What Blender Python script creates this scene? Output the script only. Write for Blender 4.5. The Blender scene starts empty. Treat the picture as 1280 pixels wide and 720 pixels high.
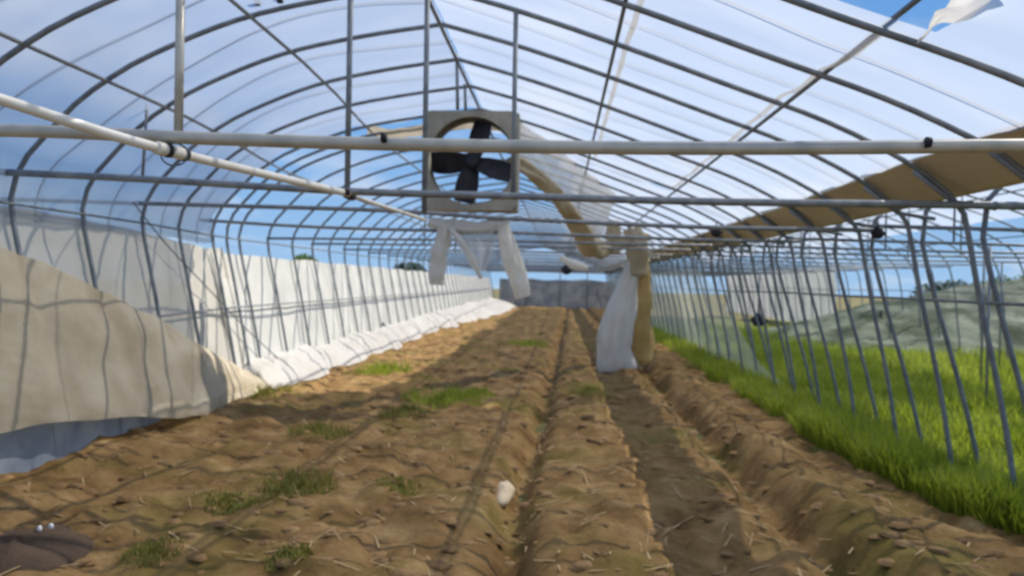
import bpy, math, random
from mathutils import Vector, Matrix, noise
random.seed(7)
SC = bpy.context.scene
COL = SC.collection

# ------------------------------------------------------------------ camera
FPX, CAMZ = 924.0, 1.5
YAW, PITCH, ROLL = math.radians(3.71), math.radians(-0.52), math.radians(1.3)
cam_d = bpy.data.cameras.new('camera'); cam = bpy.data.objects.new('camera', cam_d); COL.objects.link(cam)
cam_d.sensor_width = 36; cam_d.lens = 36 * FPX / 1280; cam_d.clip_start = .05; cam_d.clip_end = 1500
CR = Matrix.Rotation(YAW, 3, 'Z') @ Matrix.Rotation(math.pi/2 + PITCH, 3, 'X') @ Matrix.Rotation(ROLL, 3, 'Z')
cam.matrix_world = Matrix.Translation((0, 0, CAMZ)) @ CR.to_4x4()
SC.camera = cam
cam_d.dof.use_dof = True; cam_d.dof.focus_distance = 1.1; cam_d.dof.aperture_fstop = 5.0

def px(x, y, D):
    """point on the plane Y = D seen at photo pixel x, y"""
    d = CR @ Vector(((x-640)/FPX, (360-y)/FPX, -1))
    return Vector((0, 0, CAMZ)) + d * (D / d.y)

# ------------------------------------------------------------------ world + sun
W = bpy.data.worlds.new('sky'); SC.world = W; W.use_nodes = True
nt = W.node_tree; nt.nodes.clear()
def N(t, ty, **kw):
    n = t.nodes.new(ty)
    for k, v in kw.items():
        if k in n.inputs.keys(): n.inputs[k].default_value = v
        else: setattr(n, k, v)
    return n
tc = N(nt, 'ShaderNodeTexCoord'); sep = N(nt, 'ShaderNodeSeparateXYZ'); nt.links.new(tc.outputs['Generated'], sep.inputs[0])
gr = N(nt, 'ShaderNodeValToRGB'); nt.links.new(sep.outputs['Z'], gr.inputs[0])
e = gr.color_ramp.elements
e[0].position = 0.0; e[0].color = (.40, .64, .94, 1); e[1].position = .75; e[1].color = (.05, .19, .62, 1)
m1 = e.new(.22); m1.color = (.20, .46, .90, 1)
add = N(nt, 'ShaderNodeMath', operation='ADD'); add.inputs[1].default_value = .18
mx = N(nt, 'ShaderNodeMath', operation='MAXIMUM'); mx.inputs[1].default_value = .06
nt.links.new(sep.outputs['Z'], add.inputs[0]); nt.links.new(add.outputs[0], mx.inputs[0])
dv = N(nt, 'ShaderNodeVectorMath', operation='DIVIDE'); nt.links.new(tc.outputs['Generated'], dv.inputs[0])
cmb = N(nt, 'ShaderNodeCombineXYZ')
for i in range(3): nt.links.new(mx.outputs[0], cmb.inputs[i])
nt.links.new(cmb.outputs[0], dv.inputs[1])
cn = N(nt, 'ShaderNodeTexNoise'); cn.inputs['Scale'].default_value = 1.5; cn.inputs['Detail'].default_value = 7; cn.inputs['Roughness'].default_value = .55
mp = N(nt, 'ShaderNodeMapping'); mp.inputs['Location'].default_value = (2.3, .4, 0); mp.inputs['Scale'].default_value = (1, 1, .3)
nt.links.new(dv.outputs[0], mp.inputs[0]); nt.links.new(mp.outputs[0], cn.inputs['Vector'])
cr = N(nt, 'ShaderNodeValToRGB'); cr.color_ramp.elements[0].position = .50; cr.color_ramp.elements[1].position = .85
nt.links.new(cn.outputs[0], cr.inputs[0])
mix = N(nt, 'ShaderNodeMixRGB'); nt.links.new(cr.outputs[0], mix.inputs[0]); nt.links.new(gr.outputs[0], mix.inputs[1]); mix.inputs[2].default_value = (.88, .92, 1.0, 1)
bg = N(nt, 'ShaderNodeBackground', Strength=1.0); nt.links.new(mix.outputs[0], bg.inputs[0])
wo = N(nt, 'ShaderNodeOutputWorld'); nt.links.new(bg.outputs[0], wo.inputs[0])

SUN_AZ, SUN_EL = math.radians(58), math.radians(48.9)      # azimuth from +Y towards +X
sd = bpy.data.lights.new('sun', 'SUN'); sun = bpy.data.objects.new('sun', sd); COL.objects.link(sun)
sd.energy = 7.0; sd.angle = math.radians(.6); sd.color = (1, .94, .84)
sdir = Vector((math.sin(SUN_AZ)*math.cos(SUN_EL), math.cos(SUN_AZ)*math.cos(SUN_EL), math.sin(SUN_EL)))
sun.rotation_euler = sdir.to_track_quat('Z', 'Y').to_euler(); sun.location = sdir * 60

vs = SC.view_settings; vs.view_transform = 'Standard'; vs.look = 'None'; vs.exposure = -0.15; vs.gamma = 1
vs.use_curve_mapping = False
SC.cycles.transparent_max_bounces = 24; SC.cycles.max_bounces = 8

# ------------------------------------------------------------------ materials
def srgb(r, g, b):
    f = lambda c: (c/255/12.92) if c/255 <= .04045 else ((c/255+.055)/1.055)**2.4
    return (f(r), f(g), f(b), 1)
MATS = {}
def mat(name, c1, c2=None, scale=6, rough=.7, metal=0, bump=0, bscale=30, detail=5, trans=0, clear=0, stretch=(1,1,1), lo=.35, hi=.65, spec=.3):
    """two-tone noise material; trans = translucent share, clear = see-through share"""
    m = bpy.data.materials.new(name); m.use_nodes = True; t = m.node_tree; t.nodes.clear()
    out = N(t, 'ShaderNodeOutputMaterial'); p = N(t, 'ShaderNodeBsdfPrincipled', Roughness=rough, Metallic=metal)
    p.inputs['Specular IOR Level'].default_value = spec
    tcn = N(t, 'ShaderNodeTexCoord'); mpn = N(t, 'ShaderNodeMapping'); mpn.inputs['Scale'].default_value = stretch
    t.links.new(tcn.outputs['Object'], mpn.inputs[0])
    ns = N(t, 'ShaderNodeTexNoise'); ns.inputs['Scale'].default_value = scale; ns.inputs['Detail'].default_value = detail
    t.links.new(mpn.outputs[0], ns.inputs['Vector'])
    rp = N(t, 'ShaderNodeValToRGB'); rp.color_ramp.elements[0].color = c1; rp.color_ramp.elements[1].color = c2 or c1
    rp.color_ramp.elements[0].position = lo; rp.color_ramp.elements[1].position = hi
    t.links.new(ns.outputs[0], rp.inputs[0]); t.links.new(rp.outputs[0], p.inputs['Base Color'])
    if bump:
        n2 = N(t, 'ShaderNodeTexNoise'); n2.inputs['Scale'].default_value = bscale; n2.inputs['Detail'].default_value = 6
        t.links.new(mpn.outputs[0], n2.inputs['Vector'])
        b = N(t, 'ShaderNodeBump', Strength=bump, Distance=.03); t.links.new(n2.outputs[0], b.inputs['Height']); t.links.new(b.outputs[0], p.inputs['Normal'])
    sh = p.outputs[0]
    if trans:
        tl = N(t, 'ShaderNodeBsdfTranslucent'); t.links.new(rp.outputs[0], tl.inputs[0])
        mm = N(t, 'ShaderNodeMixShader'); mm.inputs[0].default_value = trans
        t.links.new(sh, mm.inputs[1]); t.links.new(tl.outputs[0], mm.inputs[2]); sh = mm.outputs[0]
    if clear:
        tp = N(t, 'ShaderNodeBsdfTransparent'); mm = N(t, 'ShaderNodeMixShader'); mm.inputs[0].default_value = clear
        t.links.new(sh, mm.inputs[1]); t.links.new(tp.outputs[0], mm.inputs[2]); sh = mm.outputs[0]
    t.links.new(sh, out.inputs[0]); MATS[name] = m; return m
M_steel = mat('galvanised_steel', srgb(118,124,130), srgb(150,152,152), 12, .45, .35)
M_hoop = mat('hoop_steel', srgb(112,118,124), srgb(138,142,146), 10, .5, .3)
M_beam = mat('beam_steel', srgb(170,168,158), srgb(196,190,178), 8, .4, .25)
M_white = mat('white_pipe', srgb(236,232,222), srgb(222,216,204), 8, .4)
M_dark = mat('dark_plastic', srgb(28,28,36), srgb(46,44,52), 8, .5)
M_film = mat('roof_film', srgb(193,201,211), srgb(208,213,219), 1.2, .35, trans=.72, clear=.3, stretch=(.6,1.5,1))
M_filmw = mat('torn_film', srgb(226,222,212), srgb(240,238,232), 3, .5, trans=.45, clear=.06)
M_filmb = mat('dirty_film', srgb(184,170,142), srgb(212,200,176), 3, .55, trans=.4)
M_roll = mat('yellowed_film', srgb(198,168,104), srgb(222,196,136), 3, .55, trans=.35)
M_veil = mat('warm_film', srgb(226,212,192), srgb(236,226,210), 3, .5, trans=.6, clear=.25)
M_grey = mat('grey_curtain', srgb(204,198,184), srgb(218,212,200), 2.2, .8, trans=.35, clear=.05)
M_grey2 = mat('grey_sheet', srgb(186,170,142), srgb(212,200,174), 2.6, .8, trans=.3, clear=.12)
M_whitec = mat('white_curtain', srgb(210,209,201), srgb(228,226,218), 2, .7, trans=.3)
M_skirt = mat('skirt_plastic', srgb(132,142,156), srgb(168,174,182), 3, .5, trans=.2)
M_gutter = mat('gutter_metal', srgb(196,180,148), srgb(212,198,168), 2, .6, .1)
M_rope = mat('rope', srgb(92,100,110), srgb(112,118,126), 20, .7)
M_net = mat('insect_net', srgb(196,206,196), srgb(214,220,212), 3, .7, trans=.4, clear=.62)
M_net2 = mat('fallen_net', srgb(52,66,42), srgb(122,130,110), 1.3, .8, trans=.2, clear=.06, bump=.5, bscale=9, stretch=(1,1,.5), lo=.4, hi=.62)
M_grass = mat('crop_grass', srgb(120,138,34), srgb(166,178,64), .8, .6, trans=.45)
M_weed = mat('weed_leaf', srgb(124,122,52), srgb(150,146,76), 3, .6, trans=.45)
M_leaf = mat('tree_leaf', srgb(96,124,60), srgb(134,158,84), 2, .6, trans=.3)
M_leafd = mat('dark_tree_leaf', srgb(40,66,50), srgb(66,92,66), 2, .6, trans=.2)
M_bark = mat('bark', srgb(84,70,54), srgb(104,90,70), 8, .9)
M_straw = mat('straw', srgb(160,130,88), srgb(186,160,116), 5, .8)
M_clod = mat('soil_clod', srgb(128,98,62), srgb(160,128,86), 4, .95, bump=.6)
M_stone = mat('pale_board', srgb(196,172,136), srgb(216,196,164), 6, .8)
M_mound = mat('dark_soil', srgb(72,58,46), srgb(96,78,60), 5, .9, bump=.5)
M_scrap = mat('white_scrap', srgb(236,230,226), srgb(246,242,240), 5, .6)
M_grimy = mat('grimy_end_sheet', srgb(120,124,128), srgb(150,152,152), 2, .8, trans=.2)
M_galv = mat('fan_housing', srgb(140,134,120), srgb(164,156,140), 5, .5, .3)
M_field = mat('field_soil', srgb(104,100,56), srgb(128,116,72), .5, .95)

def soil_material():
    m = bpy.data.materials.new('dry_soil'); m.use_nodes = True; t = m.node_tree; t.nodes.clear()
    out = N(t, 'ShaderNodeOutputMaterial'); p = N(t, 'ShaderNodeBsdfPrincipled', Roughness=.95); p.inputs['Specular IOR Level'].default_value = .1
    tcn = N(t, 'ShaderNodeTexCoord')
    def nz(s, d=6, r=.6):
        n = N(t, 'ShaderNodeTexNoise'); n.inputs['Scale'].default_value = s; n.inputs['Detail'].default_value = d; n.inputs['Roughness'].default_value = r
        t.links.new(tcn.outputs['Object'], n.inputs['Vector']); return n
    def ramp(n, stops):
        r = N(t, 'ShaderNodeValToRGB'); el = r.color_ramp.elements
        el[0].position, el[0].color = stops[0]; el[1].position, el[1].color = stops[-1]
        for q, c in stops[1:-1]: x = el.new(q); x.color = c
        t.links.new(n.outputs[0], r.inputs[0]); return r
    a = ramp(nz(2.6, 8, .65), [(.3, srgb(92,70,44)), (.45, srgb(136,106,66)), (.6, srgb(162,130,86)), (.75, srgb(198,168,120))])
    g = ramp(nz(.75, 5), [(.50, (0,0,0,1)), (.68, (.75,.75,.75,1))])
    mm = N(t, 'ShaderNodeMixRGB'); t.links.new(g.outputs[0], mm.inputs[0]); t.links.new(a.outputs[0], mm.inputs[1]); mm.inputs[2].default_value = srgb(118,112,50)
    d = ramp(nz(1.5, 6), [(.60, (0,0,0,1)), (.74, (.65,.65,.65,1))])
    m3 = N(t, 'ShaderNodeMixRGB'); t.links.new(d.outputs[0], m3.inputs[0]); t.links.new(mm.outputs[0], m3.inputs[1]); m3.inputs[2].default_value = srgb(84,62,38)
    t.links.new(m3.outputs[0], p.inputs['Base Color'])
    b = N(t, 'ShaderNodeBump', Strength=.7, Distance=.05); t.links.new(nz(14, 8, .7).outputs[0], b.inputs['Height']); t.links.new(b.outputs[0], p.inputs['Normal'])
    t.links.new(p.outputs[0], out.inputs[0]); return m
M_soil = soil_material()

# ------------------------------------------------------------------ builders
def mk(name, vf, m, parent=None, smooth=True, label=None, cat=None, group=None, kind=None, base=None):
    """link one mesh; verts in world coordinates, origin moved to `base` (or the parent's place)"""
    v, f = vf
    o0 = Vector(parent['org']) if parent is not None else (Vector(base) if base is not None else Vector((0, 0, 0)))
    me = bpy.data.meshes.new(name); me.from_pydata([tuple(Vector(p) - o0) for p in v], [], f); me.materials.append(m)
    if smooth: me.polygons.foreach_set('use_smooth', [True]*len(me.polygons))
    me.update()
    o = bpy.data.objects.new(name, me); COL.objects.link(o)
    if parent is not None:
        o.parent = parent
        o['org'] = tuple(o0)
    else: o.location = o0; o['org'] = tuple(o0)
    tag(o, label, cat, group, kind); return o
def tag(o, label=None, cat=None, group=None, kind=None):
    for k, v in (('label', label), ('category', cat), ('group', group), ('kind', kind)):
        if v: o[k] = v
def empty(name, loc, label, cat, group=None):
    o = bpy.data.objects.new(name, None); COL.objects.link(o); o.location = loc; o['org'] = tuple(loc); o.empty_display_size = .1
    tag(o, label, cat, group); return o
def join(*vfs):
    V, F = [], []
    for v, f in vfs:
        k = len(V); V += list(v); F += [tuple(i+k for i in q) for q in f]
    return V, F
def tube(pts, r, seg=8, cap=True, warp=None):
    """swept tube; r number or list; warp(i, a) scales the radius"""
    pts = [Vector(p) for p in pts]; n = len(pts); V, F = [], []
    up = None
    for i, p in enumerate(pts):
        t = (pts[min(i+1, n-1)] - pts[max(i-1, 0)]).normalized()
        if up is None:
            up = Vector((0, 0, 1)) if abs(t.z) < .9 else Vector((0, 1, 0))
        s = t.cross(up).normalized(); up = s.cross(t).normalized()
        rr = r[i] if isinstance(r, (list, tuple)) else r
        for k in range(seg):
            a = 2*math.pi*k/seg; q = rr * (warp(i, a) if warp else 1)
            V.append(p + (s*math.cos(a) + up*math.sin(a)) * q)
    for i in range(n-1):
        for k in range(seg):
            k2 = (k+1) % seg; F.append((i*seg+k, i*seg+k2, (i+1)*seg+k2, (i+1)*seg+k))
    if cap: F.append(tuple(range(seg-1, -1, -1))); F.append(tuple((n-1)*seg+k for k in range(seg)))
    return V, F
def box(c, sx, sy, sz, R=None):
    c = Vector(c); V = []
    for dx in (-1, 1):
        for dy in (-1, 1):
            for dz in (-1, 1):
                d = Vector((dx*sx/2, dy*sy/2, dz*sz/2)); V.append(c + (R @ d if R else d))
    return V, [(0,1,3,2), (4,6,7,5), (0,4,5,1), (2,3,7,6), (0,2,6,4), (1,5,7,3)]
def grid(P, nu, nv, keep=None):
    V = [P(i/nu, j/nv) for i in range(nu+1) for j in range(nv+1)]
    F = []
    for i in range(nu):
        for j in range(nv):
            if keep and not keep((i+.5)/nu, (j+.5)/nv): continue
            a = i*(nv+1)+j; F.append((a, a+1, a+nv+2, a+nv+1))
    used = sorted({k for f in F for k in f}); mp_ = {k: n for n, k in enumerate(used)}
    return [V[k] for k in used], [tuple(mp_[k] for k in f) for f in F]
def lerp_tab(x, tab):
    if x <= tab[0][0]: return tab[0][1]
    for (a, va), (b, vb) in zip(tab, tab[1:]):
        if x <= b: return va + (vb-va)*(x-a)/(b-a)
    return tab[-1][1]
def sst(a, b, x):
    t = max(0, min(1, (x-a)/(b-a))); return t*t*(3-2*t)
def catmull(pts, n):
    """n+1 points evenly spread along a Catmull-Rom curve"""
    out = []; P = [Vector(p) for p in pts]; P = [2*P[0]-P[1]] + P + [2*P[-1]-P[-2]]
    m = len(pts)-1
    for i in range(m):
        a, b, c, d = P[i:i+4]
        for k in range(8):
            t = k/8; out.append(.5*((2*b) + (c-a)*t + (2*a-5*b+4*c-d)*t*t + (3*b-a-3*c+d)*t**3))
    out.append(P[-2])
    L = [0]
    for a, b in zip(out, out[1:]): L.append(L[-1] + (b-a).length)
    res = []; j = 0
    for k in range(n+1):
        s = L[-1]*k/n
        while j < len(L)-2 and L[j+1] < s: j += 1
        d = L[j+1]-L[j]; res.append(out[j].lerp(out[j+1], (s-L[j])/d if d else 0))
    return res
def nz(x, y, z=0): return noise.noise(Vector((x, y, z)))

# ------------------------------------------------------------------ hoop profile of the racked tunnel
LEFT = [(-3.60,-.15), (-3.70,.46), (-3.88,1.35), (-4.0,1.9), (-4.0,2.1), (-3.91,2.31), (-3.71,2.53), (-3.55,2.70), (-3.31,2.88), (-2.97,3.07), (-2.34,3.32), (-1.67,3.47), (-1.0,3.57)]
RIGHT = [(-1.0,3.57), (-.36,3.39), (.36,3.15), (1.16,2.86), (1.71,2.66), (2.1,2.48), (2.43,2.29), (2.62,2.13), (2.7,2.0), (2.8,1.5), (3.0,.6), (3.12,-.15)]
DRIFT = [(6.0,0), (6.9,-.03), (7.85,-.17), (8.9,-.3), (9.8,-.36), (12,-.3), (45,-.2)]
def shift(x, z, D):
    w = sst(-1.0, -3.3, x) if x < -1 else 0
    return Vector((x + lerp_tab(D, DRIFT)*w, D, z))
CL = catmull([(x, z, 0) for x, z in LEFT], 120); CRt = catmull([(x, z, 0) for x, z in RIGHT], 120)
def arc(side, t, D, off=0.0):
    """point on the hoop line, t 0..1 from the left foot to the ridge (side L) or the ridge to the right foot (side R)"""
    C = CL if side == 'L' else CRt
    f = t*120; i = min(int(f), 119); p = C[i].lerp(C[i+1], f-i)
    tg = (C[i+1]-C[i]).normalized(); nx, nzv = -tg.y, tg.x      # outward normal for a left-to-right path
    q = shift(p.x, p.y, D); return Vector((q.x + nx*off, D, q.z + nzv*off))
def tz(side, z):
    """curve parameter at height z"""
    C = CL if side == 'L' else CRt
    return min(range(121), key=lambda i: abs(C[i].y - z))/120
def tx(side, x):
    C = CL if side == 'L' else CRt
    r = range(45, 121) if side == 'L' else range(0, 80)
    return min(r, key=lambda i: abs(C[i].x - x))/120
HOOPS = [.9, 1.75, 2.6, 3.45, 4.3, 5.15, 5.96, 6.9, 7.85, 8.9, 9.8]
while HOOPS[-1] < 43.5: HOOPS.append(HOOPS[-1] + .93)

# ------------------------------------------------------------------ ground
def ground_z(x, y):
    z = .05*nz(x*.7, y*.5) + .06*nz(x*1.9+7, y*1.3) + .065*nz(x*4.6, y*3.4, 3) + .032*nz(x*11, y*8, 5)
    z += .16*sst(-2.4, -3.7, x)*(1-sst(6.5, 10, y))
    wob = .08*nz(1.7, y*.6)
    z -= .26*math.exp(-((x-1.58-wob)/.15)**2)*(.8+.4*nz(9, y))
    z += .07*math.exp(-((x-1.98-wob)/.22)**2)
    z -= .19*math.exp(-((x+.26-.018*y+.08-wob)/.12)**2)
    z -= .05*math.exp(-((x-.85)/.22)**2)
    z += .05*math.exp(-((x-.35)/.3)**2)
    return z
def soil(u, v):
    y = -1.5 + 47*(u**2.0) if u > 0 else -1.5
    x = -5.2 + 8.9*v
    return Vector((x, y, ground_z(x, y)))
mk('floor', grid(soil, 420, 190), M_soil, kind='structure', label='dry brown ridged soil floor of the greenhouse tunnel', cat='ground')
def field(u, v):
    x, y = -90+200*u, -10+170*v
    return Vector((x, y, -.22 + .04*nz(x*.2, y*.2)))
mk('floor_field', grid(field, 40, 40), M_field, kind='structure', label='flat farmland around the greenhouse', cat='ground')

# ------------------------------------------------------------------ main frame
FR = empty('greenhouse_frame', (-.5, 8.9, 0), 'galvanised steel tunnel frame leaning left, bare hoops over the brown soil', 'greenhouse frame')
def hoop_pts(D, nl=34, nr=34, dz=0):
    pts = [arc('L', i/nl, D) for i in range(nl+1)] + [arc('R', i/nr, D) for i in range(1, nr+1)]
    if dz: pts = [Vector((p.x, p.y, p.z - dz*sst(2.0, 2.8, p.z)*(1 if p.x > -1 else .6))) for p in pts]
    return pts
DIP = lambda D: lerp_tab(D, [(3.45, .10), (4.3, .05), (5.15, 0)])
for D in HOOPS:
    n = 34 if D < 14 else 20
    mk('hoop', tube(hoop_pts(D, n, n, DIP(D)), .019, 8 if D < 14 else 6), M_hoop, FR)
mk('hoop', tube([Vector((p.x, p.y+.0, p.z)) for p in [arc('L', i/30, 9.3, -.02) for i in range(31)]], .019), M_hoop, FR)   # doubled half hoop
# tie beams, pixel traces of the near three, then evenly on
def beam(trace, D, r, m=M_beam, ext=True):
    pts = [px(x, y, D) for x, y in trace]
    if ext:
        a = pts[0] + (pts[0]-pts[1]).normalized()*.01
        tl = arc('L', tz('L', pts[0].z), D); 
        if tl.x < pts[0].x: pts.insert(0, Vector((tl.x, D, pts[0].z-.02)))
        if pts[-1].x < 2.6: pts.append(Vector((2.72, D, pts[-1].z)))
    return mk('tie_beam', tube(catmull(pts, 30), r, 10), m, FR)
beam([(0,163), (240,172.5), (480,180), (800,185), (1060,184.5), (1280,182)], 3.45-.05, .031)
beam([(0,215), (180,224), (430,239), (640,245), (880,252), (1280,257)], 5.15-.045, .026, M_steel)
beam([(0,249), (240,256), (480,263), (632,273), (880,284), (1100,288)], 6.9-.045, .021, M_steel)
beam([(250,275), (400,284), (640,291), (880,300), (1000,302)], 8.9-.045, .021, M_steel)
for k, D in enumerate(HOOPS):
    if D > 10 and k % 2 == 1:
        z = 2.08 + .03*nz(D, 3)
        l, r_ = arc('L', tz('L', 2.0), D), 2.7
        mk('tie_beam', tube([(l.x, D-.04, z-.02), (-1.5, D-.04, z+.01), (1, D-.04, z), (r_, D-.04, z)], .021, 6), M_steel, FR)
# purlins
def purlin(side, x, y0, y1, r=.014, off=-.025, m=M_hoop):
    t = tx(side, x); n = 40
    mk('purlin', tube([arc(side, t, y0+(y1-y0)*i/n, off) + Vector((0, 0, .01*nz(i*.3, x))) for i in range(n+1)], r, 6), m, FR)
purlin('R', -.985, -.5, 44, .017); purlin('R', .34, -.5, 44); purlin('R', 1.5, -.5, 44)
purlin('L', -2.22, -.5, 44); purlin('L', -3.31, -.5, 44)
for z in (1.1, 1.98):
    t = tz('L', z); mk('side_rail', tube([arc('L', t, 1+43*i/50, -.022) for i in range(51)], .011, 6), M_hoop, FR)
# short hangers between the hoops and the tie beams
def post(a, b, r, m=M_steel): mk('hanger_post', tube([a, b], r, 10), m, FR)
def hang(x, y0, y1, D, r, m=M_steel, x1=None): post(px(x, y0, D), px(x1 if x1 is not None else x, y1, D), r, m)
hang(226, -30, 172, 3.45, .021, M_beam, 223)
hang(439, -60, 240, 5.15, .021, M_hoop, 434)
hang(535, -60, 268, 5.15, .019, M_hoop, 530)
hang(645, 14, 246, 5.15, .017, M_hoop, 641)
hang(184, 130, 224, 5.9, .012, M_hoop, 178)
hang(571, 68, 137, 6.9, .016, M_hoop, 572)
hang(581, 105, 138, 7.85, .016, M_hoop, 582)
for k, D in enumerate(HOOPS):
    if D > 11 and k % 4 == 1:
        for x in (-2.2, .3):
            side = 'L' if x < -1 else 'R'; p = arc(side, tx(side, x), D)
            post((p.x, D, p.z), (p.x, D, 2.08), .014, M_hoop)
# diagonal brace cable on the left wall
mk('brace_cable', tube(catmull([arc('L', tz('L', 2.15), 6.6, -.05), arc('L', tz('L', 1.8), 7.3, -.05), arc('L', tz('L', 1.3), 8.3, -.05), arc('L', tz('L', .75), 9.4, -.06), arc('L', tz('L', .3), 10.3, -.07)], 20), .007, 6), M_rope, FR)
# bolt clamps where the near beams carry the hoops
for x, y, D in ((480, 172, 3.36), (1160, 178, 3.36), (322, 3, 5.1), (350, 0, 5.1), (434, 240, 5.0)):
    mk('pipe_clamp', join(tube([px(x-3, y, D), px(x+3, y, D)], .024, 10), tube([px(x, y-4, D), px(x, y+4, D)], .011, 8)), M_dark, FR)

# ------------------------------------------------------------------ gutter between the spans
GT = empty('valley_gutter', (2.75, 20, 2.0), 'long brown valley gutter along the right eave above the leaning legs', 'gutter')
def gut(off):
    prof = [(2.36, 2.34), (2.48, 2.26), (2.60, 2.18), (2.68, 2.13), (2.77, 2.13), (2.81, 2.19)]
    pts = [(x, z+off) for x, z in prof]
    V, F = [], []
    ys = [-.5 + 45*i/40 for i in range(41)]
    for y in ys:
        for x, z in [(x, z-.006) for x, z in pts] + [(x, z+.006) for x, z in reversed(pts)]:
            V.append((x + .015*nz(y*.4, 1), y, z + .02*nz(y*.3, 2)))
    n = len(pts)*2
    for i in range(40):
        for k in range(n): F.append((i*n+k, i*n+(k+1) % n, (i+1)*n+(k+1) % n, (i+1)*n+k))
    return V, F
mk('trough', gut(.03), M_gutter, GT, smooth=False)
for D in HOOPS:
    if 3 < D < 14: mk('gutter_bracket', tube([(2.36, D, 2.30), (2.62, D, 2.10), (2.9, D, 2.06)], .016, 6), M_hoop, GT)

# ------------------------------------------------------------------ roof films
def film_pt(side, t, y, off=.03):
    p = arc(side, t, y, off)
    k = min(HOOPS, key=lambda h: abs(h-y)); sag = .03*sst(0, .45, abs(k-y))
    dip = lerp_tab(y, [(3.45, .10), (4.3, .05), (5.15, 0)])*sst(2.0, 2.8, p.z)*(1 if side == 'R' else .6)
    w = .02*nz(y*3.1, t*5, 1) + .012*nz(y*7, t*11, 4)
    return p + Vector((0, 0, -sag*.6 + w*.6 + .01 - dip))
RL = empty('roof_film', (-2.5, 4, 3.3), 'hazy bluish plastic film stretched over the left half of the roof', 'plastic film')
tl0 = tz('L', 1.9)
def fl(u, v):
    y = -1 + 10.0*u; y += (.35*nz(v*6, 2) + .2*nz(v*17, 4))*sst(.85, 1, u)
    return film_pt('L', tl0 + (1-tl0)*v, y)
mk('film_sheet', grid(fl, 110, 46), M_film, RL)
RRt = empty('roof_film', (1, 4, 3.0), 'bright white plastic film over the right roof slope, ripped open near the top edge', 'plastic film')
tr1 = tx('R', 2.35)
def fr(u, v):
    y = -1 + 11.4*u; y += (.5*nz(v*5, 8) + .25*nz(v*14, 9))*sst(.88, 1, u)
    return film_pt('R', tr1*v, y)
def fr_keep(u, v):
    p = fr(u, v); ed = .06*nz(p.x*6, p.y*6, 2)
    return not (.25 < p.x < 1.62+ed*.5 and 2.35 < p.y < 3.36+ed*.5+.03)
mk('film_sheet', grid(fr, 190, 76, fr_keep), M_film, RRt)
# far half of the right slope, ridge side torn away
RF = empty('roof_film', (1.6, 22, 2.7), 'far pale roof film along the gutter, its ridge side torn off', 'plastic film')
def ff(u, v):
    y = 10.2 + 33*u; t0 = tx('R', .15 + .5*nz(y*.5, 3) + .3*nz(y*1.7, 5))
    if u < .02: t0 = tx('R', -.7)
    return film_pt('R', t0 + (tr1-t0)*v, y) + Vector((0, 0, -.06*nz(y*1.2, v*3)*(1-v)))
mk('film_sheet', grid(ff, 120, 16), M_film, RF)
# hold-down ropes over the film, one between each pair of hoops
for a, b in zip(HOOPS, HOOPS[1:]):
    y = (a+b)/2
    if y < 8.8: mk('hold_down_rope', tube([film_pt('L', tl0+(1-tl0)*i/30, y + .12*math.sin(i*.25+a), .05) for i in range(31)], .007, 5), M_rope, RL)
    if y < 9.6: mk('hold_down_rope', tube([film_pt('R', (.0 if not 2.3 < y < 3.4 else .62)+(tr1-(.0 if not 2.3 < y < 3.4 else .62))*i/24, y + .1*math.sin(i*.2+a), .05) for i in range(25)], .006, 5), M_rope, RRt)
# bright lapped film seams beside the two right purlins
for x in (.42, 1.42):
    t = tx('R', x)
    def seam(u, v, t=t): return film_pt('R', t + .006*v, 3.5+6.3*u, .012)
    mk('film_seam', grid(seam, 40, 1), M_filmw, RRt)

# torn flap at the top right
def flap(u, v):
    a = px(1148, 48, 3.38); b = px(1268, -10, 3.0); c = px(1190, -6, 3.05)
    ridge = a.lerp(b, u); top = a.lerp(c, u)
    p = top.lerp(ridge, v) + Vector((0, -.07*math.sin(v*math.pi)*u + .03*nz(u*6, v*4), -.02*math.sin(u*9+v*3)))
    return p
mk('torn_film_flap', grid(flap, 20, 12), M_filmw, base=px(1200, 5, 3.1), label='crumpled pinkish white film flap hanging in the blue roof gap', cat='plastic film')

# ------------------------------------------------------------------ left wall sheets
def wall_x(z, y, off): return arc('L', tz('L', max(z, 0)), y, off)
def gc(u, v):
    y = .8 + 8.5*u; zt = 1.97 - .14*sst(5, 9, y); z = zt*(1-v) + .1*v
    p = wall_x(z, y, .05); p.z = z
    return p + Vector((-.03*abs(nz(y*2, z)) + .02*nz(y*5, z*.6), .12*math.sin(v*3)*sst(.93, 1, u), .02*nz(y*2, 5)*(1-v)))
mk('shade_curtain', grid(gc, 80, 24), M_grey, base=(-4, 5, 0), label='grey shade curtain covering the upper left wall behind the legs', cat='curtain')
TOP = [(1, 1.8), (4.4, 1.75), (5.2, 1.60), (5.93, 1.36), (7.1, .96), (8.3, .55), (8.9, .36), (9.6, .16)]
BOT = [(1, .5), (4.7, .47), (5.8, .33), (6.4, .20), (7.2, .10), (9, .07), (9.6, .10)]
def gs(u, v):
    y = 1 + 8.6*u; a, b = lerp_tab(y, TOP) + .03*nz(y*3, 1), lerp_tab(y, BOT) + .03*nz(y*2.3, 4)
    z = a + (b-a)*v
    p = wall_x(z, y, -.05); p.z = z
    leg = min(abs(h-y) for h in HOOPS)
    inn = (.10*math.sin(v*math.pi)**.7 + .25*v*v)*(.5+sst(.2, .8, u)*.4) - .035*math.exp(-(leg/.07)**2) + .045*nz(y*1.7+v*2.2, v*2.5) + .025*nz(y*5+v*3, v*3, 2)
    return p + Vector((max(inn, -.02), 0, 0))
mk('draped_sheet', grid(gs, 130, 40), M_grey2, base=(-3.8, 5, 0), label='sagging beige grey sheet with a diagonal top edge on the near left wall', cat='sheet')
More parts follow.
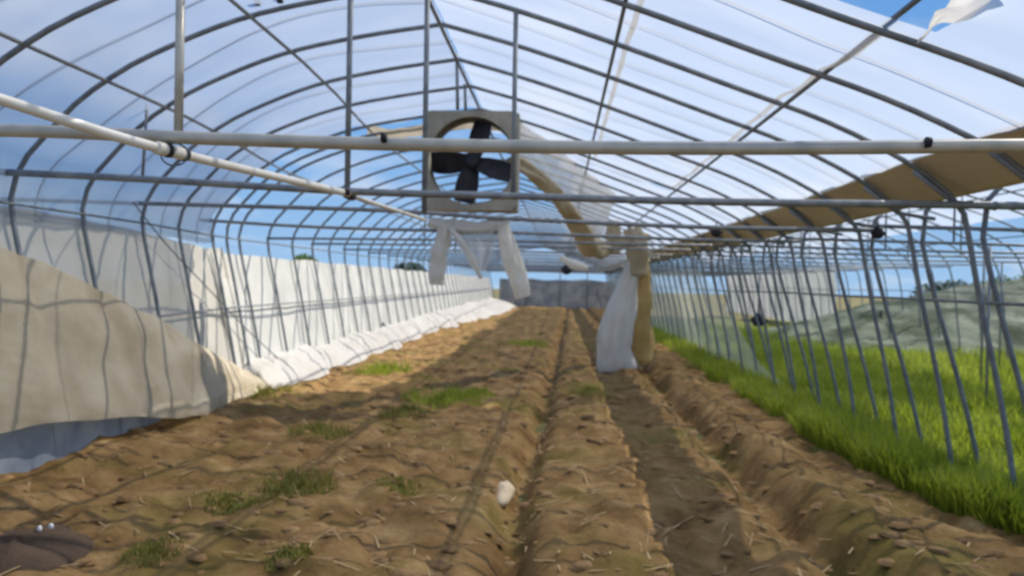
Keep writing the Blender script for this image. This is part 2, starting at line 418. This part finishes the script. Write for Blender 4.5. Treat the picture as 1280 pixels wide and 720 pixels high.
def wc(u, v):
    y = 8.8 + 35*u; zt = 1.78 - .1*u + .04*nz(y, 2); z = zt*(1-v) + .22*v
    p = wall_x(z, y, .04); p.z = z
    return p + Vector((-.04*abs(nz(y*1.4, z)) + .02*nz(y*4, z), .2*v*(1-u), 0))
mk('white_side_curtain', grid(wc, 110, 16), M_whitec, base=(-4.2, 12, 0), label='sunlit white side curtain behind the far left hoop legs', cat='curtain')
def wf(u, v):
    """slumped foot of the white sheet, lying into the tunnel"""
    y = 9.2 + 33*u*u**.2; wid = .38 + .4*nz(y*.8, 1) + .9*sst(20, 36, y)
    p = wall_x(.35, y, -.05)
    x = p.x - .06 + (wid+.1)*v
    h = (.36 + .2*nz(y*1.1, 6) + .1*sst(12, 30, y))*(1-v)**.8*sst(-.02, .03, u+.01) + .05*math.sin(v*math.pi)*(1+nz(y*3, v*3))
    return Vector((x, y, max(h, 0) + ground_z(x, y)*.6 + .03))
mk('slumped_film', grid(wf, 120, 14), M_filmw, base=(-4, 12, 0), label='crumpled white film slumped along the foot of the far left wall', cat='plastic film')
def sk(u, v):
    y = .8 + 6.2*u; z = .62 + (-.1-.62)*v
    p = wall_x(max(z, 0), y, -.015); p.z = z
    return p + Vector((.015*nz(y*4, z*3), 0, 0))
mk('ground_skirt', grid(sk, 50, 8), M_skirt, base=(-3.6, 4, 0), label='blue grey plastic skirt below the sagging sheet at the left', cat='skirt')
mk('skirt_stake', tube([px(32, 575, 4.95) + Vector((.06, 0, -.05)), px(28, 545, 4.95)+Vector((.05, 0, 0))], .016, 6), M_dark, base=px(32, 575, 4.95), label='short dark stake against the blue grey skirt', cat='stake')
# dark prop leaning on the white sheet, seen at (485, 415)
a, b = px(497, 432, 16.2), px(476, 402, 16.8)
mk('leaning_stake', tube([a, b], .04, 6), M_dark, base=a, label='dark stake leaning against the white curtain foot', cat='stake')

# ------------------------------------------------------------------ white pipe under the beams
WP = empty('hanging_pipe', px(210, 188, 3.4), 'white pipe slung under the two nearest tie beams at the upper left', 'pipe')
wp = [px(-150, 78, 2.35), px(0, 124, 2.75), px(205, 187, 3.36), px(435, 242, 5.06)]
mk('pipe', tube(catmull(wp, 24), .024, 12), M_white, WP)
def along(t): return wp[2].lerp(wp[3], t)
for f, r in ((-.012, .032), (.035, .031), (.055, .031)):
    d = (wp[3]-wp[2]).normalized(); c = along(f); mk('coupling', tube([c-d*.03, c-d*.02, c+d*.02, c+d*.03], [r*.86, r, r, r*.86], 12), M_white, WP)
d = (wp[3]-wp[2]).normalized()
for f in (.012, .075):
    c = along(f); mk('clamp_band', tube([c-d*.012, c+d*.012], .034, 12), M_dark, WP)
ring = [px(218+17*math.cos(k*math.pi/10), 193+14*math.sin(k*math.pi/10), 3.40) for k in range(21)]
mk('wire_ring', tube(ring, .004, 6, cap=False), M_rope, WP)
t2 = empty('hanging_pipe', px(480, 256, 6), 'thinner white pipe continuing from the dark joint towards the fan', 'pipe')
mk('pipe', tube([px(437, 244, 5.14), px(480, 258, 5.9), px(532, 275, 6.84)], .016, 10), M_white, t2)
mk('end_joint', tube([px(433, 243, 5.08), px(441, 246, 5.2)], .03, 10), M_dark, t2)

# ------------------------------------------------------------------ ventilation fan
FD = 8.72
fc = (px(531, 140, FD) + px(648, 262, FD))/2; FW = (px(648, 200, FD)-px(531, 200, FD)).x; FH = (px(590, 138, FD)-px(590, 262, FD)).z
FN = empty('ventilation_fan', fc - Vector((0, 0, FH/2)), 'square steel ventilation fan with dark blades hung under the ridge', 'fan')
def plate(y0, y1):
    """square plate with a round opening"""
    V, F = [], []; n = 48; R = min(FW, FH)*.465
    for y in (y0, y1):
        for k in range(n):
            a = 2*math.pi*(k+.5)/n; c, s = math.cos(a), math.sin(a); q = 1/max(abs(c), abs(s))
            V.append(fc + Vector((R*c, y, R*s))); V.append(fc + Vector((FW/2*c*q, y, FH/2*s*q)))
    m2 = 2*n
    for k in range(n):
        i, j = 2*k, 2*((k+1) % n)
        F += [(i, i+1, j+1, j), (m2+i, m2+j, m2+j+1, m2+i+1), (i, j, m2+j, m2+i), (i+1, m2+i+1, m2+j+1, j+1)]
    return V, F
mk('housing', plate(-.02, .02), M_galv, FN, smooth=False)
mk('rear_frame', plate(.30, .33), M_galv, FN, smooth=False)
for sx in (-1, 1):
    mk('side_panel', box(fc + Vector((sx*(FW/2-.012), .16, 0)), .024, .3, FH), M_galv, FN, smooth=False)
    mk('top_panel' if sx > 0 else 'bottom_panel', box(fc + Vector((0, .16, sx*(FH/2-.012))), FW-.05, .3, .024), M_galv, FN, smooth=False)
hub = px(589, 200, FD) + Vector((0, .14, 0))
mk('hub', tube([hub+Vector((0, y, 0)) for y in (-.08, -.07, .07, .08)], [.05, .085, .085, .05], 16), M_dark, FN)
for k in range(4):
    a0 = math.radians([76, 182, 258, 344][k])
    def bl(u, v, a0=a0):
        r = .05 + .45*u; w = (.5 + .3*math.sin(u*2.6))*.36*(v-.5); ca, sa = math.cos(a0), math.sin(a0)
        t = .45
        return hub + Vector((ca*r - sa*w*math.cos(t), w*math.sin(t), sa*r + ca*w*math.cos(t)))
    V, F = grid(bl, 8, 5); n = len(V)
    V2 = V + [p + Vector((0, .012, 0)) for p in V]; F2 = F + [tuple(i+n for i in reversed(f)) for f in F]
    mk('blade', (V2, F2), M_dark, FN)
mk('motor', tube([hub+Vector((0, y, 0)) for y in (.08, .09, .26)], [.06, .1, .1], 14), M_dark, FN)
mk('motor_bracket', join(box(hub+Vector((0, .2, 0)), .05, .04, FH*.9), ), M_galv, FN, smooth=False)
for x, in ((-.4,), (.4,)):
    p = fc + Vector((x*FW, .1, FH/2)); q = Vector((p.x, p.y, arc('L' if p.x < -1 else 'R', tx('L' if p.x < -1 else 'R', p.x), FD).z+.02))
    if q.z < p.z + .02: q.z = p.z+.02
    mk('hanger_strap', tube([p-Vector((0, 0, .05)), q], .012, 6), M_steel, FN)

# ------------------------------------------------------------------ torn film hanging about
def bundle(name, path, radii, m, label, seg=22, folds=7, amp=.22, n=44, seed=0, flat=1.0):
    pts = catmull(path, n)
    k = len(radii)-1
    rr = [radii[min(int(i/n*k), k-1)]*(1-(i/n*k-min(int(i/n*k), k-1))) + radii[min(int(i/n*k), k-1)+1]*(i/n*k-min(int(i/n*k), k-1)) for i in range(n+1)]
    w = lambda i, a: (1 + amp*math.sin(a*folds + i*.11 + seed) * (.7+.6*nz(i*.2, seed)) + .35*nz(math.cos(a)*1.3+seed, math.sin(a)*1.3, i*.12)) * (flat + (1-flat)*abs(math.cos(a)))
    return mk(name, tube(pts, rr, seg, True, w), m, base=pts[-1], label=label, cat='plastic film')
G = 13.4
# bundle standing right of the middle: white swag and beige roll
bundle('film_bundle', [px(795, 300, G), px(790, 340, G), px(778, 385, G), px(768, 425, G), px(772, 462, G)], [.10, .13, .22, .30, .36], M_filmw, 'white torn film bundle hanging to the soil right of centre', folds=6, amp=.25, seed=1)
bundle('film_bundle', [px(798, 292, G+.25), px(799, 340, G+.25), px(802, 395, G+.25), px(803, 452, G+.25)], [.14, .17, .19, .2, .19], M_roll, 'yellowish beige film roll standing behind the white film bundle', folds=4, amp=.12, seed=2)
bundle('film_knot', [px(766, 276, G-.3), px(767, 296, G-.3), px(768, 318, G-.3)], [.10, .15, .09], M_filmb, 'brown film knot tied round a beam above the white bundle', folds=5, amp=.2, seed=3, n=16)
bundle('film_knot', [px(790, 285, G), px(796, 310, G), px(797, 345, G)], [.14, .2, .16], M_filmb, 'larger beige film knot at the head of the beige roll', folds=5, amp=.25, seed=4, n=16)
# swag from the fan down to the knots
bundle('film_swag', [px(640, 200, 9.2), px(672, 222, 9.8), px(700, 250, 10.6), px(722, 280, 11.6), px(742, 312, 12.6), px(768, 306, 13.2), px(794, 300, G)], [.07, .09, .10, .12, .17, .13, .10], M_filmb, 'twisted beige film swag slung from the fan to the bundle', folds=3, amp=.3, seed=5, n=60)
SWAG = catmull([px(640, 200, 9.2), px(672, 222, 9.8), px(700, 250, 10.6), px(722, 280, 11.6), px(742, 312, 12.6)], 30)
def veil(u, v):
    a = SWAG[int(round(u*30))]; b = film_pt('R', tx('R', -.6 + 1.5*u), a.y - .25)
    return a.lerp(b, v) + Vector((0, .08*nz(u*5, v*4), -.12*math.sin(v*math.pi)*u + .04*nz(u*4, v*6)))
mk('torn_film_edge', grid(veil, 30, 16), M_veil, base=px(700, 260, 11), label='pale torn film edge drooping right of the fan', cat='plastic film')
def strip0(u, v):
    p = px(458, 158, 9.25).lerp(px(640, 150, 9.25), u); return p + Vector((0, .1*v, -.11*v - .04*math.sin(u*7) + .03*nz(u*9, v)))
mk('torn_film_edge', grid(strip0, 26, 5), M_filmb, base=px(540, 155, 9.25), label='beige torn film edge behind the left top of the fan', cat='plastic film')
B4 = 8.84
bundle('film_strip', [px(556, 280, B4), px(553, 300, B4), px(548, 325, B4), px(546, 356, B4)], [.075, .085, .09, .095, .09, .075], M_filmw, 'left gathered film strip dangling from the beam under the fan', seed=6, folds=5)
bundle('film_strip', [px(628, 278, B4), px(634, 305, B4), px(644, 335, B4), px(654, 372, B4)], [.075, .085, .095, .105, .11, .09], M_filmw, 'right gathered film strip dangling from the beam under the fan', seed=7, folds=5)
bundle('film_wrap', [px(536, 277, B4), px(560, 283, B4), px(595, 284, B4), px(632, 281, B4)], [.05, .08, .075, .06], M_filmw, 'white film wrapped round the beam just below the fan', seed=8, folds=4)
def tri(u, v):
    a = px(560, 286, B4).lerp(px(626, 286, B4), u); b = px(592, 338, B4+.1).lerp(px(606, 338, B4+.1), u)
    return a.lerp(b, v) + Vector((0, .05*nz(u*5, v*4) + .04*math.sin(u*14), 0))
mk('film_pennant', grid(tri, 20, 16), mat('thin_grey_film', srgb(196,200,202), srgb(214,216,216), 3, .5, trans=.4, clear=.25), base=px(595, 300, B4), label='thin grey film pennant hanging between the two film strips', cat='plastic film')
bundle('film_strip', [px(562, 286, B4-.1), px(578, 303, B4-.1), px(590, 322, B4-.1), px(601, 348, B4-.1)], [.03, .035, .035, .02], M_filmw, 'thin twisted film strip slanting across the grey pennant', seed=9, folds=3, n=24)
bundle('film_strip', [px(700, 322, 15), px(715, 330, 15), px(735, 335, 15)], [.05, .08, .05], M_filmw, 'small white film scrap caught on a far beam', seed=10, n=14)

# ------------------------------------------------------------------ small dark fittings hung from the beams
def blob(name, c, r, label, cat, drop=None):  # generic dark fitting of unidentified use: body, arm and hook
    e_ = empty(name, c - Vector((0, 0, r)), label, cat)
    mk('body', tube([c+Vector((0, 0, z*r)) for z in (-1, -.8, -.2, .4, .9, 1.1)], [r*.3, r*.8, r, r*.9, r*.5, r*.2], 12), M_dark, e_)
    mk('arm', tube([c+Vector((-r*1.1, 0, .1*r)), c+Vector((r*1.3, 0, -.1*r))], r*.3, 8), M_dark, e_)
    mk('hook', tube([c+Vector((0, 0, r)), c+Vector((0, 0, drop or r*2.2))], r*.15, 6), M_steel, e_)
blob('dark_fitting', px(895, 290, 8.8), .06, 'small dark fitting hanging from a beam left of the gutter', 'fitting')
blob('dark_fitting', px(1097, 291, 6.85), .055, 'small dark fitting hanging on a beam between the right legs', 'fitting')
blob('dark_fitting', px(948, 400, 15), .13, 'dark boxy fitting low among the far right legs', 'fitting', .9)
blob('dark_fitting', px(708, 337, 24), .16, 'dark motor hanging at the far end of the tunnel', 'fitting', .75)

# ------------------------------------------------------------------ adjoining span: bare frame
F2 = empty('greenhouse_frame', (5.8, 12, 0), 'bare neighbouring tunnel frame on the right, over the green crop', 'greenhouse frame')
R2 = [(3.42,-.2), (3.22,.6), (2.95,1.5), (2.84,1.95), (2.86,2.1), (3.0,2.3), (3.4,2.6), (4.0,2.95), (4.8,3.25), (5.8,3.45), (6.8,3.3), (7.8,3.0), (8.7,2.6), (9.2,2.2), (9.4,1.5), (9.5,.6), (9.6,-.2)]
base2 = catmull([(x, 0, z) for x, z in R2], 44)
for k, D in enumerate(HOOPS):
    if D < 4: continue
    w = .05*nz(D, 9)
    mk('hoop', tube([p + Vector((w*min(p.z, 2), D+.1, .04*nz(D, p.x*.4))) for p in base2], .019, 8 if D < 12 else 6), M_hoop, F2)
    if k % 2 == 1:
        mk('tie_beam', tube([(2.8, D+.06, 2.08), (6, D+.06, 2.05+.05*nz(D, 2)), (9.3, D+.06, 2.08)], .02, 6), M_steel, F2)
        for x in (4.6, 6.6): mk('hanger_post', tube([(x, D+.1, 2.08), (x, D+.1, 3.15)], .014, 6), M_hoop, F2)
for x, z in ((3.0, 2.3), (4.4, 3.1), (5.8, 3.45), (7.3, 3.16), (8.7, 2.6), (2.96, 1.45), (9.4, 1.5)):
    mk('purlin', tube([(x + .03*nz(y, x), y, z-.02 + .03*nz(y*.4, z)) for y in [4 + 40*i/40 for i in range(41)]], .013, 6), M_hoop, F2)
for k, (y, xs) in enumerate(((7.1, 4.45), (9.6, 5.35), (12.0, 6.6), (14.5, 8.3))):
    mk('support_post', tube([(xs, y, -.2), (xs, y, 2.07)], .017, 8), M_steel, F2)
# leftover neighbour roof film; near slope and gutter edge added to shade soil
def n2f(u, v):
    y = 3.2 + 40*u; i = (.19+.505*v)*44; p = Vector((2.78, 0, 2.15)) if v < .01 else base2[int(i)].lerp(base2[int(i)+1], i-int(i))
    return Vector((p.x, y, p.z + .05 + .05*nz(y*1.5, v*4) - .1*abs(nz(y*.6, 2))))
mk('roof_film', grid(n2f, 100, 30, lambda u, v: nz(u*9, v*2.5, 3) > -.3 or (v < .4 and u < .35)), M_film, base=(5, 28, 3), label='tattered film over the neighbouring roof beyond the gutter', cat='plastic film')
def n2w(u, v):
    y = 26.5 + 17*u; z = (2.2+.45*nz(y*.55, 3)+.2*nz(y*2.1, 5))*(1-v) + .1*v
    return Vector((9.62 + .05*nz(y*2, z) - .12*max(0, z-1.6), y, z))
mk('white_side_curtain', grid(n2w, 80, 12), M_whitec, base=(9.6, 34, 0), label='white far side curtain of the neighbouring tunnel, seen through the right legs', cat='curtain')
# insect net along the right wall
def rn(u, v):
    y = 10.6 + 33*u; zt = .15 + 1.7*sst(.0, .16, u) + .08*nz(y*.8, 4); z = zt*(1-v) - .05*v
    t = tz('R', max(z, .0)); p = arc('R', t, y, .04)
    return Vector((p.x + .04*nz(y*2, z*2) + .05, y, z))
mk('insect_net', grid(rn, 90, 10), M_net, base=(3, 14, 0), label='pale translucent insect net along the right wall beside the crop', cat='net')
# collapsed net heap beyond the crop
NT = [(5.2, .0), (6.1, .12), (8.8, .98), (11.4, 1.56), (14, 2.0), (19, 2.3), (26, 2.0)]
def nh(u, v):
    x = 5.2 + 20*u; top = lerp_tab(x, NT)
    y = 16.4 + .1*(x-4) + 8.5*v; y += (1-v)*.6*nz(x*.8, 1)
    h = top*sst(0, .65, v)*(1 - .55*sst(.72, 1, v)) + (.14*nz(x*1.1, y*1.1) + .10*nz(x*3, y*2.2, 7))*sst(0, .2, v)*sst(5.2, 7.5, x) - .08
    return Vector((x, y, h))
mk('fallen_net', grid(nh, 100, 44), M_net2, base=(8, 14, 0), label='collapsed grey green net heaped beyond the bright crop', cat='net')

# ------------------------------------------------------------------ crop (nobody can count it)
def blades(n, pos, h0, h1, w, lean, seed):
    rnd = random.Random(seed); V, F = [], []
    for _ in range(n):
        q = pos(rnd)
        if q is None: continue
        x, y, z = q; h = rnd.uniform(h0, h1)*(.7 + .5*abs(nz(x*.9, y*.9, 2))); a = rnd.uniform(0, 6.283); l = rnd.uniform(.1, lean)*h
        dx, dy = math.cos(a), math.sin(a); sx, sy = -dy*w/2, dx*w/2; k = len(V)
        V += [(x-sx, y-sy, z), (x+sx, y+sy, z), (x+dx*l*.4+sx*.8, y+dy*l*.4+sy*.8, z+h*.6), (x+dx*l*.4-sx*.8, y+dy*l*.4-sy*.8, z+h*.6), (x+dx*l, y+dy*l, z+h)]
        F += [(k, k+1, k+2, k+3), (k+3, k+2, k+4)]
    return V, F
def croppos(r):
    y = 4.6 + 22*r.random()**1.4; x0 = 2.55 + .22*nz(y*1.1, 2) + .35*sst(6, 4.6, y)
    x = x0 + (.66*y + 1.6 - x0)*r.random()**1.2
    if x > 15: return None
    return x, y, -.1 + .06*nz(x, y)
mk('crop_grass', blades(80000, croppos, .18, .44, .02, .7, 3), M_grass, smooth=False, kind='stuff', label='bright green grassy crop filling the neighbouring tunnel floor', cat='grass', base=(5, 9, 0))
def soilbed(u, v):
    y = 4.3 + 30*u; x = 2.45 + 15*v; return Vector((x, y, -.06 + .08*sst(0, .04, v) + .05*nz(x, y)))
mk('crop_bed', grid(soilbed, 60, 24), mat('crop_soil', srgb(84,92,34), srgb(104,104,46), 2, .95), kind='structure', label='raised soil bed under the green crop', cat='ground', base=(5, 9, 0))

# ------------------------------------------------------------------ weeds, each a tuft of its own
def gpt(x, y):
    """soil point seen at a photo pixel"""
    D = 3.0
    for _ in range(30):
        p = px(x, y, D); zt = ground_z(p.x, D); dd = p.z - zt
        d = px(x, y, D+.01); s = (d.z - p.z)/.01
        D = max(1.5, D - dd/min(s, -.01)*.7)
    return Vector((px(x, y, D).x, D, ground_z(px(x, y, D).x, D)))
WEEDS = [(480, 466, .55, .30, 'bright weed tuft before the foot of the far white curtain'),
         (552, 500, .60, .26, 'wide green weed patch in the middle left of the soil'),
         (588, 496, .40, .20, 'small fresh weed tuft right beside the wide middle patch'),
         (505, 515, .35, .18, 'low weed tuft just in front of the wide middle patch'),
         (660, 432, .60, .26, 'far weed patch on the soil under the fan'),
         (372, 612, .32, .22, 'dull olive weed clump in the left foreground soil'),
         (400, 540, .35, .20, 'sparse brownish weed tuft above the olive clump'),
         (290, 636, .20, .12, 'thin weed sprig left of the olive clump'),
         (190, 694, .17, .12, 'green weed tuft near the bottom left corner'),
         (362, 694, .15, .10, 'small weed sprig at the bottom edge, left of the wheel track'),
         (325, 492, .45, .22, 'weed tuft at the end of the sagging beige sheet'),
         (885, 462, .5, .25, 'weed tuft on the soil between the white bundle and the crop'),
         (735, 488, .35, .14, 'low weed tuft on the middle ridge before the white bundle'),
         (500, 608, .2, .10, 'tiny weed sprig in the middle foreground')]
for i, (x, y, rad, h, lab) in enumerate(WEEDS):
    c = gpt(x, y)
    def wp_(r, c=c, rad=rad):
        a = r.uniform(0, 6.283); q = .85*rad*r.random()**.9; X, Y = c.x+q*math.cos(a), c.y+q*1.2*math.sin(a); return X, Y, ground_z(X, Y)-.01
    mk('weed_tuft', blades(int(260+700*rad), wp_, h*.2, h*.75, .010, 1.1, 20+i), M_weed if i not in (0, 1, 2, 4) else M_grass, smooth=False, base=c, label=lab, cat='weed', group='weeds on the greenhouse soil')

# litter: straw and clods over the soil (stuff)
def straw():
    r = random.Random(5); V, F = [], []
    for _ in range(1800):
        y = 2.2 + 16*r.random()**1.8; x = r.uniform(-3.6, 2.6); z = ground_z(x, y)+.006; a = r.uniform(0, 3.14); l = r.uniform(.03, .11); w = r.uniform(.003, .007)
        d = Vector((math.cos(a)*l, math.sin(a)*l, r.uniform(-.015, .02))); s = Vector((-math.sin(a)*w, math.cos(a)*w, 0)); c = Vector((x, y, z)); k = len(V)
        V += [c-d-s, c-d+s, c+d+s, c+d-s]; F.append((k, k+1, k+2, k+3))
    return V, F
mk('straw_litter', straw(), M_straw, smooth=False, kind='stuff', label='scattered dry straw bits over the brown soil', cat='straw', base=(0, 6, 0))
def clods():
    r = random.Random(6); V, F = [], []
    for _ in range(1500):
        y = 2.2 + 15*r.random()**1.7; x = r.uniform(-3.6, 2.5); z = ground_z(x, y); q = r.uniform(.012, .05)*(1 if r.random() < .9 else 1.5)
        k = len(V); pts = []
        for lz, m_ in ((-.3, 1.0), (.35, .8)):
            for j in range(6):
                a = j*1.047 + r.uniform(-.3, .3); rr = q*m_*r.uniform(.7, 1.2); V.append((x+rr*math.cos(a)*1.7, y+rr*math.sin(a)*1.2, z+q*lz*.6*r.uniform(.5, 1.4)))
        V.append((x, y, z+q*.35))
        for j in range(6):
            j2 = (j+1) % 6; F += [(k+j, k+j2, k+6+j2, k+6+j), (k+6+j, k+6+j2, k+12)]
    return V, F
mk('soil_clods', clods(), M_clod, smooth=True, kind='stuff', label='loose dry clods strewn over the soil', cat='clods', base=(0, 6, 0))
# pale block in the wheel track
c = gpt(627, 624)
def lump(c, sx, sy, sz, seed, n=10, m=14):
    V, F = [], []
    for i in range(n+1):
        ph = math.pi*i/n
        for j in range(m):
            a = 2*math.pi*j/m; q = 1 + .25*nz(math.cos(a)*1.5+seed, math.sin(a)*1.5, ph)
            V.append(c + Vector((sx*math.sin(ph)*math.cos(a)*q, sy*math.sin(ph)*math.sin(a)*q, sz*math.cos(ph)*q)))
    for i in range(n):
        for j in range(m): F.append((i*m+j, (i+1)*m+j, (i+1)*m+(j+1) % m, i*m+(j+1) % m))
    return V, F
mk('pale_clod', lump(c + Vector((.01, .06, .02)), .075, .26, .06, 3), M_stone, base=c, label='pale flat clod beside the wheel track in the foreground', cat='clod')
c = gpt(38, 690)
mk('soil_heap', lump(c + Vector((-.08, 0, -.05)), .34, .42, .12, 5, 18, 26), M_mound, base=c, label='dark low soil heap in the bottom left corner', cat='soil heap')
for k, (x, y, l) in enumerate(((74, 668, 'left white paper scrap on the dark soil heap'), (88, 665, 'right white paper scrap on the dark soil heap'))):
    p = gpt(x, y) + Vector((0, -.16, .085)); mk('paper_scrap', lump(p, .014, .012, .018, 8+k, 6, 8), M_scrap, base=p, label=l, cat='scrap', group='white scraps on the soil heap')

# ------------------------------------------------------------------ far end and surroundings
EW = empty('end_wall_sheet', (1.5, 44, 0), 'grey sheet closing the far end of the tunnel', 'sheet')
def ew(u, v): return Vector((-3.6+6.8*u, 43.9+.1*nz(u*8, v*3), 1.75*v - .1 + .12*nz(u*6, 2)*v))
mk('sheet', grid(ew, 30, 8), M_grimy, EW)
for x in (-2, 0, 1.6): mk('end_post', tube([(x, 43.8, -.1), (x, 43.8, 3.0)], .03, 6), M_hoop, EW)
def tree(x, y, D, w, label, m, zb=-.2):
    top = px(x, y, D); c = Vector((top.x, D, zb))
    t = empty('far_tree', c, label, 'tree', 'trees beyond the left wall'); r = random.Random(int(x))
    H = top.z - zb; V, F = [], []
    for _ in range(1500):
        d = Vector((r.gauss(0, 1), r.gauss(0, 1), r.gauss(0, 1))).normalized()*r.random()**.4
        p = Vector((c.x+d.x*w, c.y+d.y*w, zb+H*.62+d.z*H*.38)); s = r.uniform(.08, .2)
        a = Vector((r.gauss(0, 1), r.gauss(0, 1), r.gauss(0, 1))).normalized()*s; b_ = a.orthogonal().normalized()*s*.6; k = len(V)
        V += [p-a, p+b_, p+a, p-b_]; F.append((k, k+1, k+2, k+3))
    mk('foliage', (V, F), m, t, smooth=False)
    mk('trunk', tube([c, c+Vector((.05, 0, H*.4)), c+Vector((0, .05, H*.8))], [.12, .09, .03], 8), M_bark, t)
tree(381, 318, 40, .95, 'pale green treetop peeping over the white curtain', M_leaf)
tree(511, 327, 46, 1.3, 'dark green treetop between the pale tree and the film strips', M_leafd)
tree(1196, 350, 40, 2.2, 'dark bushy tree behind the collapsed net at the right', M_leafd)
tree(1272, 344, 46, 2.2, 'pale bushy tree at the right edge behind the net', M_leaf)
